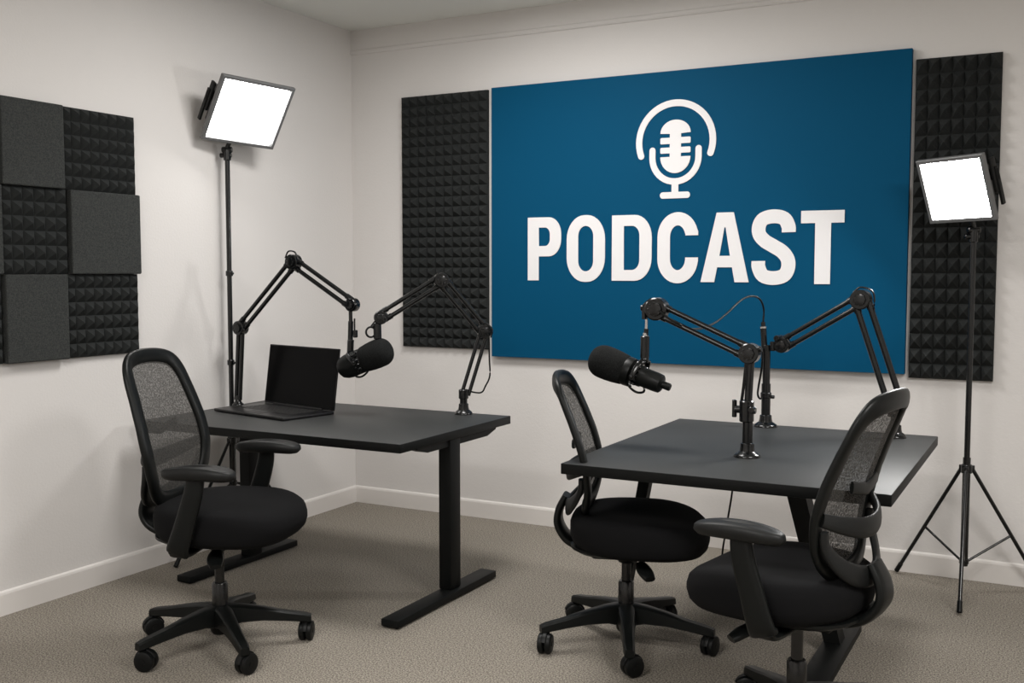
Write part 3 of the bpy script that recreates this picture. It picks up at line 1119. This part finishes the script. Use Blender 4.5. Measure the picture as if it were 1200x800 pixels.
# ------------------------------------------------------------------ studio lamps
def studio_light(label, pole_xy, collar_z, ring_z, feet, centre, rot, W, H, side, collars, pr=.0125, neck=None, glow=LED):
    t = thing('studio_light', label, 'studio light', (*pole_xy, 0), 0, 'LED panel lights on tripod stands')
    px, py = pole_xy
    R = Matrix.Rotation(rot[0], 4, 'Z') @ Matrix.Rotation(rot[1], 4, 'X') @ Matrix.Rotation(rot[2], 4, 'Y')
    M = Matrix.Translation(centre) @ R

    def X(bm):
        for v in bm.verts: v.co = M @ v.co
        return bm
    # housing: shallow hollow frame, light opening to -y
    bm = B()
    fw, dpt = .022, .050
    b1 = .021
    o_ = [(-W / 2, -H / 2), (W / 2, -H / 2), (W / 2, H / 2), (-W / 2, H / 2)]
    def ring(sx, y): return [(x - math.copysign(sx, x), y, z - math.copysign(sx, z)) for x, z in o_]
    rings(bm, [ring(.06, dpt), ring(.022, dpt - .004), ring(0, .022), ring(0, .002), ring(.003, 0), ring(b1 * .8, 0), ring(b1, .019), ring(.05, .0195)])
    hs = obj('lamp_housing', X(bm), HOUSE, t, smooth=25, world=True)
    bm = B()
    box(bm, (0, .0165, 0), (W - 2 * b1 - .001, .004, H - 2 * b1 - .001), .001, seg=1)
    obj('diffuser', X(bm), glow, hs, smooth=0, world=True)
    # battery pack / control plate on the back near one side
    bm = B()
    box(bm, (side * (W / 2 - .075), dpt + .014, 0), (.09, .034, H * .55), .006)
    bx_ = side * (W / 2 - .004)
    box(bm, (bx_, dpt + .012, .035), (.014, .035, .15), .004)
    box(bm, (side * (W / 2 - .012), dpt + .020, .035), (.05, .012, .05), .003)
    box(bm, (side * (W / 2 + .004), dpt + .020, -.015), (.012, .022, .17), .003)
    obj('side_bracket', X(bm), PLASTIC2, hs, world=True)
    # neck joint between panel and pole
    lowc = M @ Vector((0, dpt, 0))
    nk = Vector(neck)
    bm = B()
    rod(bm, lowc, nk + Vector((0, 0, .02)), .014, .011)
    rod(bm, nk + Vector((0, 0, -.045)), nk + Vector((0, 0, .012)), .019, bev=.004)
    rod(bm, nk + Vector((-.024, -.012, .010)), nk + Vector((.024, .012, .010)), .016, bev=.004)
    rod(bm, nk + Vector((-.034, -.016, -.018)), nk + Vector((.02, .01, -.018)), .012, bev=.003)
    obj('swivel_head', bm, METAL, t, world=True)
    bm = B()
    rod(bm, (px, py, ring_z - .02), (px, py, nk.z - .03), pr)
    obj('pole', bm, METAL, t, world=True)
    for z in collars:
        bm = B()
        rod(bm, (px, py, z - .014), (px, py, z + .014), pr + .006, bev=.003)
        rod(bm, (px + pr, py, z), (px + pr + .018, py - .004, z), .006, bev=.002)
        obj('height_collar', bm, METAL, t, world=True)
    bm = B()
    rod(bm, (px, py, collar_z - .02), (px, py, collar_z + .02), pr + .012, bev=.004)
    rod(bm, (px, py, ring_z - .012), (px, py, ring_z + .014), pr + .008, bev=.003)
    rod(bm, (px, py, ring_z - .02), (px, py, collar_z + .05), pr + .004)
    obj('tripod_collar', bm, METAL, t, world=True)
    for fx, fy in feet:
        d = Vector((fx - px, fy - py, 0))
        dn = d.normalized()
        a = Vector((px, py, collar_z)) + dn * .026
        b = Vector((fx, fy, .012))
        bm = B()
        rod(bm, a, b, .0085)
        box(bm, a, (.02, .02, .03), .003)
        leg = obj('leg', bm, METAL, t, world=True)
        bm = B(); rod(bm, b + (a - b).normalized() * .05, b, .0105, .0115, bev=.002); obj('foot_cap', bm, PLASTIC, leg, world=True)
        bm = B()
        mid = a.lerp(b, .55)
        rod(bm, mid, Vector((px, py, ring_z)) + dn * .015, .0055)
        obj('brace', bm, METAL, leg, world=True)
    return t


studio_light('LED panel lamp on tall black stand by the left wall', (-3.812, 4.058), .555, .33,
             [(-3.745, 3.585), (-3.72, 4.46), (-3.845, 4.40)], (-3.667, 4.067, 2.222), (math.radians(74.6), math.radians(33.2), math.radians(2.4)), .423, .351, -1,
             [1.42, .96], neck=(-3.812, 4.058, 2.04))
studio_light('LED panel lamp on black tripod stand right of the banner', (-.368, 4.965), .56, .145,
             [(-.355, 4.63), (-.675, 5.15), (-.055, 5.15)], (-.440, 4.877, 1.778), (math.radians(-27.5), math.radians(22.5), math.radians(-1)), .313, .292, 1,
             [], neck=(-.368, 4.965, 1.60), glow=LEDB)


# ------------------------------------------------------------------ room lighting
def area(name, loc, size, energy, col, target=None, sy=None):
    l = bpy.data.lights.new(name, 'AREA')
    l.shape = 'RECTANGLE'
    l.size = size
    l.size_y = sy or size
    l.energy = energy
    l.color = col
    o = bpy.data.objects.new(name, l)
    COL.objects.link(o)
    o.location = loc
    if target:
        o.rotation_euler = (Vector(target) - Vector(loc)).to_track_quat('-Z', 'Y').to_euler()
    return o


area('ceiling_light', (-2.2, 3.8, ZC - .03), .8, 29, (1, .975, .945), sy=.6)
area('ceiling_light', (1.0, 2.0, ZC - .03), 1.2, 54, (1, .975, .945), sy=.6)
area('ceiling_light', (-1.6, .2, ZC - .03), 1.2, 54, (1, .975, .945), sy=.6)

w = bpy.data.worlds.new('world')
sc.world = w
w.use_nodes = True
w.node_tree.nodes['Background'].inputs[0].default_value = (.8, .82, .85, 1)
w.node_tree.nodes['Background'].inputs[1].default_value = .2

vs = sc.view_settings
sc.display_settings.display_device = 'sRGB'
vs.view_transform = 'Standard'
vs.look = 'None'
vs.gamma = 1
vs.exposure = 0.67
vs.use_curve_mapping = False
